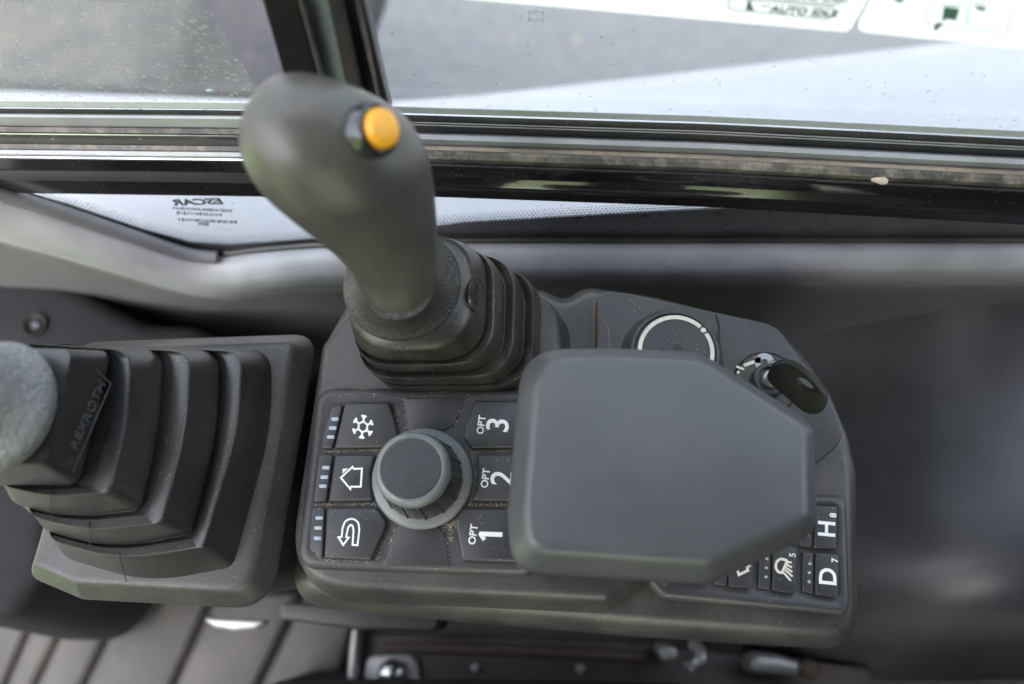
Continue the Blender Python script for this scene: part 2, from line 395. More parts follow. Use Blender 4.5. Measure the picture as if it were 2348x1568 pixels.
# ================================================================== cab side: trim, glass, rail
G0, G1 = P(500, 590, -.10), P(2347, 547, -.06)
GN = _n(np.array([-(G1-G0)[1], (G1-G0)[0], 0]))
def PG(u, v, off=0): return PPL(u, v, G0+GN*off, GN)
edge = [(-160, 372), (0, 428), (150, 474), (330, 535), (440, 570), (520, 577), (600, 568), (760, 556), (1060, 548), (1500, 548), (1900, 547), (2460, 547)]
def gz(u, v): return PG(u, v)[2]
tr = thing('side_trim', 'charcoal vinyl sill trim running along the bottom of the side window', 'trim', P(1173, 640, -.3))
rws = []
for dv, dz in ((2, -.001), (8, .004), (30, .005), (58, .000), (80, -.008), (97, -.024), (106, -.05), (107, -.06), (135, -.16), (165, -.22), (240, -.33)):
    r = []
    for u, v in edge:
        k = 1.0 if u > 450 else 1.0+.25*(450-u)/600
        base = P(u, v, gz(u, v))
        p = P(u, v+dv*k, gz(u, v)+dz); p[1] = min(p[1], base[1]+.001); r.append(p)
    rws.append(r)
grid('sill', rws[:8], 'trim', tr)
grid('lower_wall', [[p+np.array([0, .002, 0]) for p in r] for r in rws[7:]], 'trim_dark', tr)  # darker than the sill: shade below the roll put into the colour
# piping that ends by the frit corner
tube('piping', [P(u, v+14, gz(u, v)+.008) for u, v in ((-120, 388), (0, 430), (150, 476), (330, 537), (430, 568), (498, 576))], .0042, 'trim_dark', tr)
# front lower cover panel with its seam
cp = thing('front_cover', 'dark moulded cover with a round plug hole in front of the side trim', 'cover', P(150, 800, -.3))
pl = XY([(-140, 470), (0, 562), (320, 737), (440, 742), (540, 792), (740, 830), (740, 1000), (120, 1010), (100, 1310), (20, 1420), (-160, 1420)], -.19)
slab('cover_panel', pl, edge_prof(-.34, -.19, .012, 5, .02), 'cover_dark', cp, r=.02)
c = P(82, 745, -.189); lathe('plug_hole', [(.0045, -.002), (.0075, .0008), (.0085, .0022), (.0092, .0008), (.0092, -.003)][::-1], c, 'black', cp, 24)
lathe('plug', [(0.0001, .001), (.003, .0008), (.0046, -.0015)][::-1], c, 'gloss_black', cp, 20)
# lower fixed pane
lw = thing('lower_window', 'fixed lower window pane with black dotted border below the window rail', 'window', PG(1173, 560))
top = .05
pane = [PG(u, v+6) for u, v in edge]; pts = [p for p in pane]+[np.array([pane[-1][0], pane[-1][1], top]), np.array([pane[0][0], pane[0][1], top])]
fill('pane', pts, 'glass_clear', lw, up=-GN, th=.004)
ftop = [(-160, 357), (0, 413), (150, 452), (330, 512), (440, 541), (520, 546), (600, 542), (760, 529), (1060, 506), (1500, 481), (1900, 462), (2460, 450)]
V = []; F = []
for (u, v), (u2, v2) in zip(edge, ftop): V += [PG(u, v+5, -.0012), PG(u2, v2+ (14 if u < 900 else 4), -.0012), PG(u, v+5, -.0004), PG(u2, v2+(14 if u < 900 else 4), -.0004)]
for i in range(len(edge)-1):
    a, b = 4*i, 4*i+4; F += [(a, b, b+1, a+1), (a+2, a+3, b+3, b+2), (a+1, b+1, b+3, a+3)]
mesh('border_print', V, F, 'frit', lw, 0)
# dotted fade of the printed border
V = []; F = []
eu = [e[0] for e in ftop]; ev = [e[1] for e in ftop]
for j in range(4):
    for i in range(290):
        u = -150+i*9+(j % 2)*4.5; v = float(np.interp(u, eu, ev))+(14 if u < 900 else 4)-2-j*5.5
        cc = PG(u, v, -.0012); rr = .00115-.0002*j
        b0 = len(V)
        for k in range(6): V.append(cc+np.array([math.cos(k*math.pi/3)*rr, 0, math.sin(k*math.pi/3)*rr]))
        F.append(tuple(range(b0, b0+6)))
o = mesh('border_dots', V, F, 'frit', lw, 0); tag(o, None, kind='stuff')
# mirrored maker's mark on the glass (seen from inside)
gx = _n(G1-G0); gup = np.array([0, 0, 1.])
text('glass_mark', 'ESCAR', PG(450, 462, -.002), -gx, gup, .0098, 'text_dark', lw, .035, flip=False)
for k, (u0, u1, v) in enumerate(((395, 530, 477), (405, 505, 488), (408, 540, 503), (455, 480, 513))):
    u = u0; V = []; F = []
    while u < u1:
        w = random.uniform(2.5, 6); b0 = len(V); hh = random.uniform(2.2, 4.2)
        for du, dv in ((0, hh), (w, hh), (w+.5, -hh), (.5, -hh)): V.append(PG(u+du, v+dv+(u-u0)*.05, -.002))
        F.append((b0, b0+1, b0+2, b0+3)); u += w+random.uniform(1.2, 3.5)
    mesh('glass_mark_line', V, F, 'text_dark', lw, 0)
# rubber bead under the pane
tube('rubber_bead', [PG(u, v+3, -.003) for u, v in edge], .0022, 'seal', lw, 8, 4)

# rail below the sliding panes: swept profile that follows the slightly bowed window
def dy(x): return float(np.interp(x, [-.6, -.296, -.160, -.0725, .0, .055, .207, .6], [-.020, -.0121, -.005, -.002, 0, .0015, .0025, .003]))
def sweep(name, prof, x0, x1, mat, parent, depth=.006, n=26):
    """prof: list of (y, z) from far to near; closed below"""
    pr = prof+[(y, min(z for _, z in prof)-depth) for y, z in (prof[-1], prof[0])]
    rings = [[(x, y+dy(x), z) for y, z in pr] for x in np.linspace(x0, x1, n)]
    return mesh(name, *loft(rings), mat, parent, 30)
def rr(rows, u=1300, ref=-.007): return [(P(u, v, z)[1]-dy(P(u, v, z)[0]), z) for v, z in rows]
XM, XE, XS = -.118, .42, -.56
rl = thing('window_rail', 'black glossy window rail with dusty rubber seals under the clear sliding pane', 'window rail', (0.1, .188, .0))
sweep('glazing_seal', rr([(274, .0615), (283, .060), (296, .056), (313, .050)]), XM, XE, 'seal', rl)
sweep('seal_lip', rr([(290, .0590), (291.5, .0588)]), XM, XE, 'seal_grey', rl, .0005)
sweep('seal_lip', rr([(295.5, .0574), (297, .0572)]), XM, XE, 'seal_grey', rl, .0005)
sweep('track_strip', rr([(314, .049), (317, .0525), (319, .053), (330, .052), (332, .049)]), XM, XE, 'seal_grey', rl)
sweep('track_groove', rr([(331, .0445), (343, .043)]), XM, XE, 'seal', rl, .004)
sweep('dust_ridge', rr([(342, .045), (344.5, .0472), (350, .0472), (353, .0468)]), XM, XE, 'grime', rl)
sweep('rubber_ledge', rr([(352, .0463), (362, .0463), (374, .0445), (381, .041), (383, .036)]), XM, XE, 'seal_dusty', rl)
sweep('bright_bead', rr([(383, .0375), (384.5, .0395), (387, .0400), (390, .0388), (392, .0365)]), XM, XE, 'bead', rl, .003)
def slope(v0, z0, v1, k):
    lo, hi = z0-.03, z0
    y0 = P(1300, v0, z0)[1]
    for _ in range(40):
        m_ = (lo+hi)/2
        if (z0-m_)-k*(y0-P(1300, v1, m_)[1]) > 0: lo = m_
        else: hi = m_
    return (lo+hi)/2
za = slope(392, .0368, 415, 6.0); zb = slope(416, za-.0003, 436, 1.08); zc = slope(437, zb-.0004, 449, 7.0)
sweep('rail_face', rr([(391, .037), (392, .0368), (415, za), (416, za-.0003), (436, zb), (437, zb-.0004), (449, zc), (450, zc-.002)]), XM, XE, 'gloss_black', rl, .006)
r2 = thing('window_rail', 'grimy grey and black rail under the dirty pane beside the upright post', 'window rail', (-.25, .185, .0))
def rl2(rows): return rr(rows, 200)
sweep('glazing_seal', rl2([(250, .0625), (254, .0615), (262, .059)]), XS, XM, 'seal', r2)
sweep('dust_ridge', rl2([(261, .0595), (264, .0608), (270, .0605), (275, .058)]), XS, XM, 'seal_grey', r2)
sweep('track_groove', rl2([(275, .055), (291, .051)]), XS, XM, 'seal', r2)
sweep('dusty_strip', rl2([(290, .0525), (293, .0535), (304, .0528), (306, .051)]), XS, XM, 'seal_dusty', r2)
sweep('bright_bead', rl2([(305, .0515), (307, .0525), (310, .052), (311, .050)]), XS, XM, 'bead', r2, .003)
sweep('rubber_ledge', rl2([(311, .0475), (333, .0435)]), XS, XM, 'seal', r2)
sweep('dusty_strip', rl2([(332, .0445), (343, .0435), (345, .042)]), XS, XM, 'seal_dusty', r2)
sweep('track_strip', rl2([(344, .043), (346, .0445), (354, .0438), (357, .041)]), XS, XM, 'seal_grey', r2)
sweep('bright_bead', rl2([(358, .039), (360, .0405), (364, .0402), (367, .037)]), XS, XM, 'bead', r2, .003)
sweep('rail_face', rl2([(366, .0375), (370, .035), (391, .0245)]), XS, XM, 'gloss_black', r2)
sweep('dusty_strip', rl2([(390, .0255), (394, .0258), (413, .0195), (415, .017)]), XS, XM, 'panel_dark', r2)
sweep('rail_foot', rl2([(414, .0175), (421, .011), (422, .008)]), XS, XM, 'gloss_black', r2)
# panes above the rail
YG = rr([(274, .0615)])[0][0]+.002
YL = rl2([(250, .0625)])[0][0]+.002
def sheet(name, x0, x1, y0, z0, z1, mat, parent, th=.004, n=14):
    xs = np.linspace(x0, x1, n)
    rings = [[(x, y0+dy(x), z0), (x, y0+dy(x), z1), (x, y0+th+dy(x), z1), (x, y0+th+dy(x), z0)] for x in xs]
    return mesh(name, *loft(rings), mat, parent, 30)
w1 = thing('sliding_window', 'clear sliding window pane carrying white decals above the glossy rail', 'window', (.1, YG, .05))
sheet('pane', XM-.01, XE, YG, .055, .60, 'glass_clear', w1)
sheet('refraction_band', XM, XE, YG-.0012, .0615, .0665, 'etch', w1, .0006)  # pale strip stands in for light refracted at the pane's lower edge
w2 = thing('sliding_window', 'dust-spotted sliding window pane left of the black upright post', 'window', (-.3, YL, .05))
sheet('pane', XS, -.150, YL, .055, .60, 'glass_dirty', w2)
sheet('refraction_band', XS, -.150, YL-.0012, .062, .0675, 'etch', w2, .0006)  # same painted refraction band on the dirty pane
def vbar(name, l0, r0, l1, r1, y, th, mat, parent, v0=-120, v1=262):
    """upright bar between edges given at v=0 and v=250"""
    q = []
    for v in (v0, v1):
        for a, b in ((l0, l1), (r0, r1)):
            q.append(PY(a+(b-a)*v/250, v, y))
    V = q+[p+np.array([0, th, 0]) for p in q]
    F = [(0, 1, 3, 2), (4, 6, 7, 5), (0, 4, 5, 1), (2, 3, 7, 6), (0, 2, 6, 4), (1, 5, 7, 3)]
    o = mesh(name, V, F, mat, parent, 0)
    md = o.modifiers.new('edge', 'BEVEL'); md.width = .0006; md.segments = 2
    return o
po = thing('window_post', 'black upright window post with greenish glass edge and rubber seal', 'window post', PY(760, 250, .195))
vbar('stile', 600, 681, 673, 748, .188, .006, 'stile_black', po)
vbar('stile_edge', 681.5, 692, 748.5, 758, .1885, .004, 'seal_dusty', po)
vbar('glass_edge', 692, 752, 758, 806, .1935, .003, 'glass_edge', po)
vbar('rubber_seal', 750, 783, 804, 838, .1905, .008, 'seal', po)
vbar('rubber_channel', 784, 812, 839, 868, .1945, .006, 'gloss_black', po)
vbar('dusty_edge', 812.5, 822, 868.5, 877, .193, .006, 'seal_dusty', po)
vbar('outer_edge', 822.5, 834, 877.5, 893, .1945, .006, 'seal', po)
# decals on the clear pane
YD = YG-.0025
def PD(u, v, off=0): return PY(u, v, YD-off)
d1 = thing('decal', 'white decal with boxed lettering stuck on the clear pane', 'decal', PD(1500, 60))
def yround(pts, r=6):
    return fillet(ccw([np.array(p, float) for p in pts]), r, 5)
def flatd(name, pts, mat, parent, off=0, r=6): return fill(name, [PD(u, v, off) for u, v in yround(pts, r)], mat, parent, up=(0, -1, 0), th=.0003)
flatd('sheet', [(850, -120), (850, -22), (1080, -1), (1945, 74), (2055, -120)], 'sticker', d1, 0, 22)
d2 = thing('decal', 'white decal with green pictogram stuck on the clear pane', 'decal', PD(2200, 100))
flatd('sheet', [(2060, -120), (1957, 72), (2440, 122), (2440, -120)], 'sticker', d2, 0, 22)
def ring_d(name, pts, w, mat, parent, off=.0006): return ribbon(name, [PD(u, v, off) for u, v in pts], w, mat, parent, True, up=(0, -1, 0))
ring_d('box_outline', yround([(1672, -4), (1668, 22), (1900, 45), (1915, 18)], 8), .0007, 'sticker_grey', d1)
ring_d('box_outline', yround([(1690, -60), (1675, -12), (1925, 12), (1950, -50)], 8), .0007, 'sticker_grey', d1)
ex = _n(PD(1900, 36)-PD(1700, 20)); ez = np.array([0, 0, 1.]); ez = _n(ez-ex*ez.dot(ex))
text('decal_text', 'AUTO IDLE', PD(1843, 27, .0006), ex, ez, .0046, 'sticker_black', d1, .03)
text('decal_text', 'AUTO DEC', PD(1870, -8, .0006), ex, ez, .0046, 'sticker_black', d1, .03)
flatd('decal_pictogram', [(1712, 5), (1722, 5), (1722, 14), (1730, 24), (1708, 22), (1712, 16)], 'sticker_black', d1, .0006, 2)
flatd('decal_pictogram', [(1742, 12), (1770, 14), (1770, 18), (1742, 16)], 'sticker_grey', d1, .0006, 1)
flatd('decal_pictogram', [(2163, 16), (2200, 20), (2192, 48), (2170, 44), (2158, 52)], 'sticker_green', d2, .0006, 3)
flatd('decal_pictogram', [(2150, 52), (2162, 56), (2144, 72), (2139, 66)], 'sticker_black', d2, .0006, 2)
flatd('decal_pictogram', [(2046, -6), (2074, -4), (2068, 7), (2054, 5)], 'sticker_green', d2, .0006, 3)
flatd('decal_pictogram', [(2232, 12), (2262, 16), (2256, 28), (2240, 24)], 'sticker_grey', d2, .0006, 3)
ring_d('box_outline', yround([(2128, 8), (2122, 54), (2210, 64), (2216, 14)], 8), .0004, 'sticker_grey', d2)
ring_d('box_outline', yround([(2226, 4), (2218, 66), (2310, 76), (2316, 10)], 8), .0004, 'sticker_grey', d2)
# etched marks on the clear pane
t33 = text('etched_number', '33', PY(1229, 36, YG-.0015), (0, 0, 1), (1, 0, 0), .0085, 'etch', w1, -.005)
text('etched_number', '22', PY(1202, 38, YG-.0015), (0, 0, 1), (1, 0, 0), .0040, 'etch', w1, 0)
# small things on the rail
def clod(name, c, sx, sy, sz, mat, label, cat, seed, rotz=0):
    r_ = np.random.default_rng(seed); bm = bmesh.new(); bmesh.ops.create_icosphere(bm, subdivisions=3, radius=1)
    for v in bm.verts:
        p = v.co.copy(); k = 1+.16*math.sin(p.x*3+seed)*math.cos(p.y*4)+r_.normal(0, .05)
        v.co = Vector((p.x*sx*k, p.y*sy*k, max(p.z, -.35)*sz*k))
    rot = Matrix.Rotation(rotz, 3, 'Z')
    V = [np.array(c)+np.array(rot @ v.co) for v in bm.verts]; F = [[v.index for v in f.verts] for f in bm.faces]; bm.free()
    o = mesh(name, V, F, mat, None, 60); return tag(o, label, cat)
clod('mud_clod', P(2017, 414, .044), .0038, .0016, .0018, 'clod', 'pale dried mud clod sitting on the bright rail bead', 'mud', 3, -.05)
clod('water_drop', PY(481, 208, YL-.001), .0019, .0006, .0010, 'led', 'single clear water drop on the dusty pane', 'water drop', 5)
clod('leaf_scrap', PY(120, 238, YL-.002), .0030, .0005, .0007, 'rust', 'tiny brown leaf scrap on the dusty pane', 'leaf', 9)

# ================================================================== rear side cover (right)
sc = thing('seat_side_cover', 'dark textured moulded cover behind the console end', 'cover', P(2100, 1300, -.3))
rws = []
for v, bz in ((560, .02), (700, .005), (850, -.008), (1000, -.010), (1150, -.006), (1250, -.006), (1330, -.012), (1400, -.026), (1460, -.055), (1510, -.10), (1560, -.16)):
    rws.append([P(u, v, az+bz) for u, az in zip((1700, 1850, 2000, 2150, 2300, 2490), (-.275, -.245, -.215, -.188, -.170, -.158))])
grid('cover_panel', rws, 'panel_dark', sc)

# ================================================================== floor level things (bottom edge)
mt = thing('floor_mat', 'ribbed rubber floor mat dusted with soil below the console', 'floor mat', P(300, 1500, -.39))
gl = [((-190, 1620), (-60, 1354)), ((-15, 1620), (102, 1354)), ((55, 1612), (175, 1370)), ((166, 1612), (290, 1365)), ((376, 1612), (492, 1350)), ((578, 1600), (696, 1350)), ((770, 1600), (830, 1380))]
for i in range(len(gl)-1):
    (a, b), (c_, d_) = gl[i], gl[i+1]
    pa, pb, pc, pd = (P(*q, -.36) for q in (a, b, d_, c_))
    slab('tread', [pa, pb, pc, pd], edge_prof(-.395, -.36, .008, 4, .004), 'floor', mt, r=.006, seg=3)
sr = thing('seat_rail', 'dark rust-stained seat rail plate with a bright dome bolt', 'seat rail', P(1100, 1560, -.36))
slab('rail_plate', XY([(800, 1450), (1400, 1470), (2000, 1530), (2000, 1700), (780, 1700)], -.33), edge_prof(-.36, -.33, .003), 'dark_metal', sr, r=.01)
slab('rail_flange', XY([(806, 1440), (822, 1440), (812, 1640), (786, 1640)], -.31), edge_prof(-.33, -.31, .003), 'galvanised', sr, r=.004)
slab('washer_plate', XY([(835, 1502), (955, 1498), (965, 1600), (825, 1600)], -.322), edge_prof(-.33, -.322, .003), 'galvanised', sr, r=.01)
lathe('dome_bolt', [(.0115, -.006), (.0115, .0), (.0105, .004), (.0075, .0075), (.003, .0092), (.0001, .0095)], P(898, 1545, -.318), 'steel', sr, 32)
tube('rust_bar', [P(880, 1482, -.31), P(1050, 1487, -.31), P(1300, 1497, -.31), P(1480, 1508, -.31)], .0045, 'rust', sr, 10)
for u, v in ((1090, 1530), (1330, 1533), (1290, 1490)): lathe('rivet', [(.004, -.002), (.004, 0), (.0025, .002), (.0001, .0025)], P(u, v, -.328), 'rust' if v < 1500 else 'galvanised', sr, 14)
br = thing('cable_bracket', 'pale metal clip and hook under the console edge', 'bracket', P(1560, 1515, -.33))
slab('clip', XY([(1508, 1478), (1552, 1482), (1560, 1515), (1520, 1522)], -.29), edge_prof(-.33, -.29, .004), 'galvanised', br, r=.005)
tube('hook', [P(1588, 1478, -.29), P(1604, 1492, -.28), P(1606, 1512, -.275), P(1590, 1526, -.28), P(1574, 1524, -.30)], .0045, 'galvanised', br, 10)
b2 = thing('rail_lug', 'scuffed pale metal lug near the console corner', 'bracket', P(1790, 1520, -.33))
slab('lug', XY([(1725, 1496), (1790, 1502), (1850, 1520), (1840, 1550), (1715, 1545)], -.30), edge_prof(-.33, -.30, .006), 'galvanised', b2, r=.012)
lathe('lug_bolt', [(.008, -.004), (.008, .003), (.005, .006), (.0001, .0065)], P(1855, 1535, -.30), 'rust', b2, 18)
ms = thing('support_plate', 'grey sheet metal support below the console gap', 'support', P(800, 1420, -.25))
slab('plate', XY([(640, 1380), (1010, 1400), (1005, 1448), (830, 1445), (640, 1420)], -.20), edge_prof(-.25, -.20, .003), 'dark_metal', ms, r=.006)
slab('bright_lip', XY([(458, 1416), (615, 1424), (585, 1442), (535, 1446), (490, 1438)], -.24), edge_prof(-.25, -.24, .003), 'galvanised', ms, r=.01)  # crescent reflection on the chrome edge built as a pale lip
se = thing('seat_cushion', 'black woven seat cushion edge at the bottom', 'seat', P(1050, 1600, -.2))
rws = [[P(u, v0+abs(u-1000)**2*.00003, z) for u in np.linspace(640, 1560, 8)] for v0, z in ((1556, -.16), (1560, -.13), (1572, -.115), (1620, -.11), (1800, -.11))]
rws += [[P(u, 1556, -.11)+np.array([0, d_, 0]) for u in np.linspace(640, 1560, 8)] for d_ in (-.2, -.5)]
grid('cushion', rws, 'fabric', se, .01)
slab('seat_base', [(-.22, -.075), (.20, -.075), (.20, -.58), (-.22, -.58)], edge_prof(-.385, -.125, .02), 'fabric', se, r=.04)  # unseen seat bulk, added to block light bounced off the floor
slab('backrest', [(.26, -.06), (.42, -.06), (.46, -.58), (.26, -.58)], edge_prof(-.2, .62, .05), 'fabric', se, r=.05)  # unseen backrest, added to darken the door side

# ================================================================== joystick console (left)
jc = thing('joystick_console', 'dark grey moulded base plate under the left joystick boot', 'console', P(350, 1050, -.05))
slab('base_plate', XY([(150, 786), (728, 765), (621, 1398), (190, 1374), (68, 1322), (104, 1200)], -.012),
     [(.009, -.10), (.0055, -.03), (0, -.012), (.0005, -.0105), (.0014, -.0092), (.0062, -.0022), (.0072, -.0010), (.0085, -.0003), (.0105, 0)], 'console', jc, r=[.01, .007, .010, .02, .012, .02], seg=8)
js = thing('joystick', 'pilot joystick with square ribbed rubber boot and leathery grip', 'joystick', P(250, 1050, 0))
def rring(pts, z, r, seg=8):
    q = [P(u, v, z)[:2] for u, v in pts]; fl = area(q) < 0; q = ccw(q); r = (r[::-1] if fl and isinstance(r, (list, tuple)) else r)
    return [(p[0], p[1], z) for p in fillet(q, r, seg)]
seq = [([(190, 796), (622, 802), (622, 985), (533, 1300), (340, 1336), (126, 1272)], .000, .014),
       ([(170, 790), (556, 806), (543, 985), (466, 1253), (276, 1285), (108, 1238)], .0220, .010),
       ([(150, 792), (520, 808), (512, 985), (450, 1232), (258, 1264), (92, 1218)], .0205, .010),
       ([(140, 792), (502, 806), (499, 985), (440, 1224), (250, 1258), (84, 1212)], .0175, .012),
       ([(120, 790), (502, 804), (501, 985), (438, 1222), (248, 1257), (82, 1211)], .0212, .012),
       ([(95, 785), (437, 808), (424, 985), (370, 1199), (205, 1219), (64, 1184)], .0430, .010),
       ([(80, 788), (399, 806), (388, 985), (340, 1178), (175, 1196), (34, 1160)], .0415, .010),
       ([(70, 788), (375, 802), (364, 985), (324, 1168), (155, 1188), (16, 1150)], .0385, .012),
       ([(50, 788), (373, 800), (363, 985), (322, 1167), (150, 1188), (12, 1150)], .0422, .012),
       ([(20, 785), (300, 803), (286, 985), (249, 1129), (120, 1141), (-6, 1112)], .0620, .010),
       ([(10, 790), (275, 806), (258, 980), (210, 1118), (80, 1124), (-20, 1100)], .0605, .008),
       ([(0, 800), (255, 806), (232, 975), (182, 1108), (60, 1112), (-40, 1090)], .0575, .008)]
def rring5(a, z, r): return rring(a, z, [r, r, .2, r*.42, .09, r], 10) if len(a) == 6 else rring(a, z, r)
mesh('boot', *loft(smooth_rings([rring5(a, z, r) for a, z, r in seq], .10, 3)), 'rubber', js, 40)
for pts, zs in (([(246/2.0, 1118), (118, 1142), (119, 1188)], (.0610, .0626, .0435)), ([(204, 1196), (206, 1220), (207, 1256)], (.0420, .0436, .0225)), ([(274, 1266), (277, 1286), (290, 1332)], (.0205, .0226, .002))):
    tube('mould_seam', [P(u, v+.6, z+.0002) for (u, v), z in zip(pts, zs)], .00022, 'black', js, 5, 3)
c0 = [(-40, 800), (257, 803), (181, 1112), (-60, 1112)]; c1 = [(-95, 795), (166, 800), (104, 1064), (-110, 1064)]
cr = [rring(c0, .058, .006, 5), rring(c0, .064, .006, 5), rring(c1, .088, .005, 5)]
col = mesh('collar', *loft(smooth_rings(cr, .1, 2)), 'rubber', js, 40)
# moulded lettering on the collar face
A, B, Cc = P(257, 803, .064), P(181, 1112, .064), P(166, 800, .088)
fn = _n(np.cross(B-A, Cc-A)); fn = fn if fn[0] > 0 else -fn
def PF(u, v, off=.0): return PPL(u, v, A+fn*off, fn)
ex = _n(PF(236, 868)-PF(150, 1062)); ey = _n(np.cross(fn, ex)); ey = ey if ey[2] > 0 else -ey
text('moulded_lettering', 'REXROTH', PF(203, 950, .0005), ex, ey, .0067, 'emboss', col, .0, th=.0008)
bx = [PF(150, 1062, .0003)-ey*.0062-ex*.001, PF(236, 868, .0003)-ey*.0062+ex*.001, PF(236, 868, .0003)+ey*.0058+ex*.001]
ribbon('moulded_frame', bx, .0005, 'emboss', col, up=fn, th=.0006)
# grip: swollen leathery handle leaving the frame
gs = [((10, 965), 78, .084), ((18, 950), 116, .086), ((12, 940), 142, .090), ((0, 934), 152, .096), ((-14, 926), 150, .103), ((-60, 905), 128, .112), ((-130, 865), 112, .126), ((-230, 800), 115, .145), ((-320, 740), 95, .16), ((-350, 720), 40, .165)]
rings = []
for (u, v), rad, z in gs:
    c = P(u, v, z); rm = rad*(CH-z)/FPX*1.02
    rings.append([c+np.array([math.cos(k*2*math.pi/48)*rm*.86, math.sin(k*2*math.pi/48)*rm*1.03, 0]) for k in range(48)])
fine = [catmull([r[k] for r in rings], 5) for k in range(48)]
mesh('grip', *loft(list(zip(*fine))), 'grip_left', js, 60)

# ================================================================== main console
mc = thing('operator_console', 'dark grey moulded console carrying keypads, dial and key switch', 'console', P(1300, 1100, -.1))
slab('base', XY([(656, 1388), (748, 775), (800, 690), (1010, 640), (1250, 662), (1292, 684), (1338, 653), (1500, 677), (1757, 742), (1838, 803), (1908, 905), (1950, 1005), (1968, 1090), (1972, 1496), (1450, 1460), (1000, 1421)], -.045),
     [(-.003, -.14), (0, -.062), (.0003, -.052), (.0020, -.043), (.0055, -.035), (.0085, -.0320), (.0115, -.031)], 'console_base', mc,
     r=[.008, .01, .02, .02, .006, .004, .006, .02, .02, .02, .02, .02, .02, .012, .02, .02], seg=6)
slab('upper_deck', XY([(654, 1350), (738, 795), (806, 704), (1010, 655), (1240, 676), (1285, 715), (1310, 1000), (1478, 1322), (1392, 1386)], -.008),
     [(-.0050, -.036), (-.0042, -.031), (-.0004, -.0115), (0, -.010), (.0006, -.0075), (.0018, -.0052), (.0035, -.0038), (.0055, -.0034)], 'console', mc,
     r=[.008, .012, .02, .02, .012, .012, .06, .012, .03], seg=8)
sp_ = slab('switch_plate', XY([(1369, 681), (1390, 667), (1444, 673), (1639, 716), (1757, 741), (1788, 757), (1903, 912), (1942, 1002), (1866, 1070), (1700, 1110), (1360, 1010)], -.022),
     edge_prof(-.034, -.021, .0014, 4), 'keypad', mc, r=[.005, .005, .01, .02, .01, .01, .02, .006, .01, .01, .01], seg=5)
ribbon('dust_seam', [P(*Z3(a, b), -.0205) for a, b in ((385, 312), (430, 352), (465, 402), (470, 470), (468, 545))], .0007, 'tan_line', sp_)
ribbon('dust_seam', [P(*Z3(a, b), -.0205) for a, b in ((600, 190), (650, 235), (700, 280))], .0006, 'tan_line', sp_)
ribbon('dust_seam', [P(*Z3(a, b), -.0300) for a, b in ((360, 200), (358, 380), (352, 545))], .0016, 'tan_line', mc)
ribbon('seam', [P(*Z3(a, b), -.0205) for a, b in ((1235, 300), (1262, 380), (1258, 480), (1275, 560), (1280, 660))], .0007, 'black', sp_)

# ------------------------------------------------------------------ throttle dial
td = thing('throttle_dial', 'round throttle dial with white ring mark partly under the wrist rest', 'dial', P(1545, 830, -.021))
cz = -.006; c = P(1553, 804, cz); k_ = (CH-cz)/FPX
cb = P(1553, 804, cz); cb[2] = -.021
lathe('dial_skirt', [(126*k_, .0), (124*k_, .003), (108*k_, .0125), (104*k_, .0148), (97*k_, .0150), (95*k_, .0138), (.0001, .0138)], cb+np.array([-.0012, -.0008, 0]), 'button', td, 72)
lathe('dial_face', [(93*k_, 0), (93*k_, .0016), (92*k_, .002), (.0001, .002)], cb+np.array([-.0008, -.0006, .0132]), 'keypad', td, 72)
fc = cb+np.array([-.0008, -.0006, .0157])
def arc(c, r, a0, a1, n=48): return [c+np.array([math.cos(a)*r, math.sin(a)*r, 0]) for a in np.linspace(math.radians(a0), math.radians(a1), n)]
pd = P(*Z3(1138, 425), fc[2]); ad = math.degrees(math.atan2(pd[1]-fc[1], pd[0]-fc[0])); rdot = 85*k_
ribbon('ring_mark', arc(fc, rdot, ad+7, ad+353, 90), 9.5*k_, 'cream_print', td)
fill('dot_mark', arc(fc+np.array([math.cos(math.radians(ad))*rdot, math.sin(math.radians(ad))*rdot, 0]), 6.2*k_, 0, 345, 16), 'cream_print', td)
ribbon('moulded_emblem', arc(fc+np.array([0, .0005, .0002]), 17*k_, 0, 358, 40), .0006, 'pad', td)
ribbon('moulded_emblem', arc(fc+np.array([0, .0005, .0002]), 11*k_, 40, 300, 30), .0007, 'pad', td)

# ------------------------------------------------------------------ ignition switch and key
ig = thing('ignition_switch', 'round key switch with white symbols on the console end', 'switch', P(1760, 875, -.021))
c = P(1758, 876, -.0185); k_ = (CH+.0185)/FPX; cb = c.copy(); cb[2] = -.0215
lathe('switch_plate', [(76*k_, 0), (75*k_, .002), (72*k_, .003), (70*k_, .0026), (.0001, .0026)], cb, 'rubber_old', ig, 56)
lathe('barrel', [(40*k_, .002), (39*k_, .009), (36*k_, .0105), (29*k_, .0105), (27*k_, .008), (.0001, .008)], cb, 'button', ig, 40)
lathe('lock_core', [(20*k_, .006), (19*k_, .011), (17*k_, .012), (.0001, .012)], cb, 'galvanised', ig, 28)
zz = cb[2]+.0031
ribbon('key_symbol', [P(u, v, zz) for u, v in [(Z3(1585+48*math.cos(a), 648+44*math.sin(a))) for a in np.linspace(0, 6.1, 24)]], .0030, 'ring_grey', ig)
ribbon('key_symbol', [P(*Z3(a, b), zz) for a, b in ((1540, 612), (1536, 655))], .0030, 'ring_grey', ig)
ribbon('key_symbol', [P(*Z3(a, b), zz) for a, b in ((1640, 655), (1672, 652))], .0016, 'ring_grey', ig)
ribbon('dash_mark', [P(*Z3(a, b), zz) for a, b in ((1440, 672), (1516, 645))], .0016, 'cream_print', ig)
ribbon('dash_mark', [P(*Z3(a, b), zz) for a, b in ((1385, 680), (1440, 700))], .0011, 'cream_print', ig)
fill('dot_mark', [P(*Z3(1398+12*math.cos(a), 722+12*math.sin(a)), zz) for a in np.linspace(5.8, 0, 10)], 'cream_print', ig)
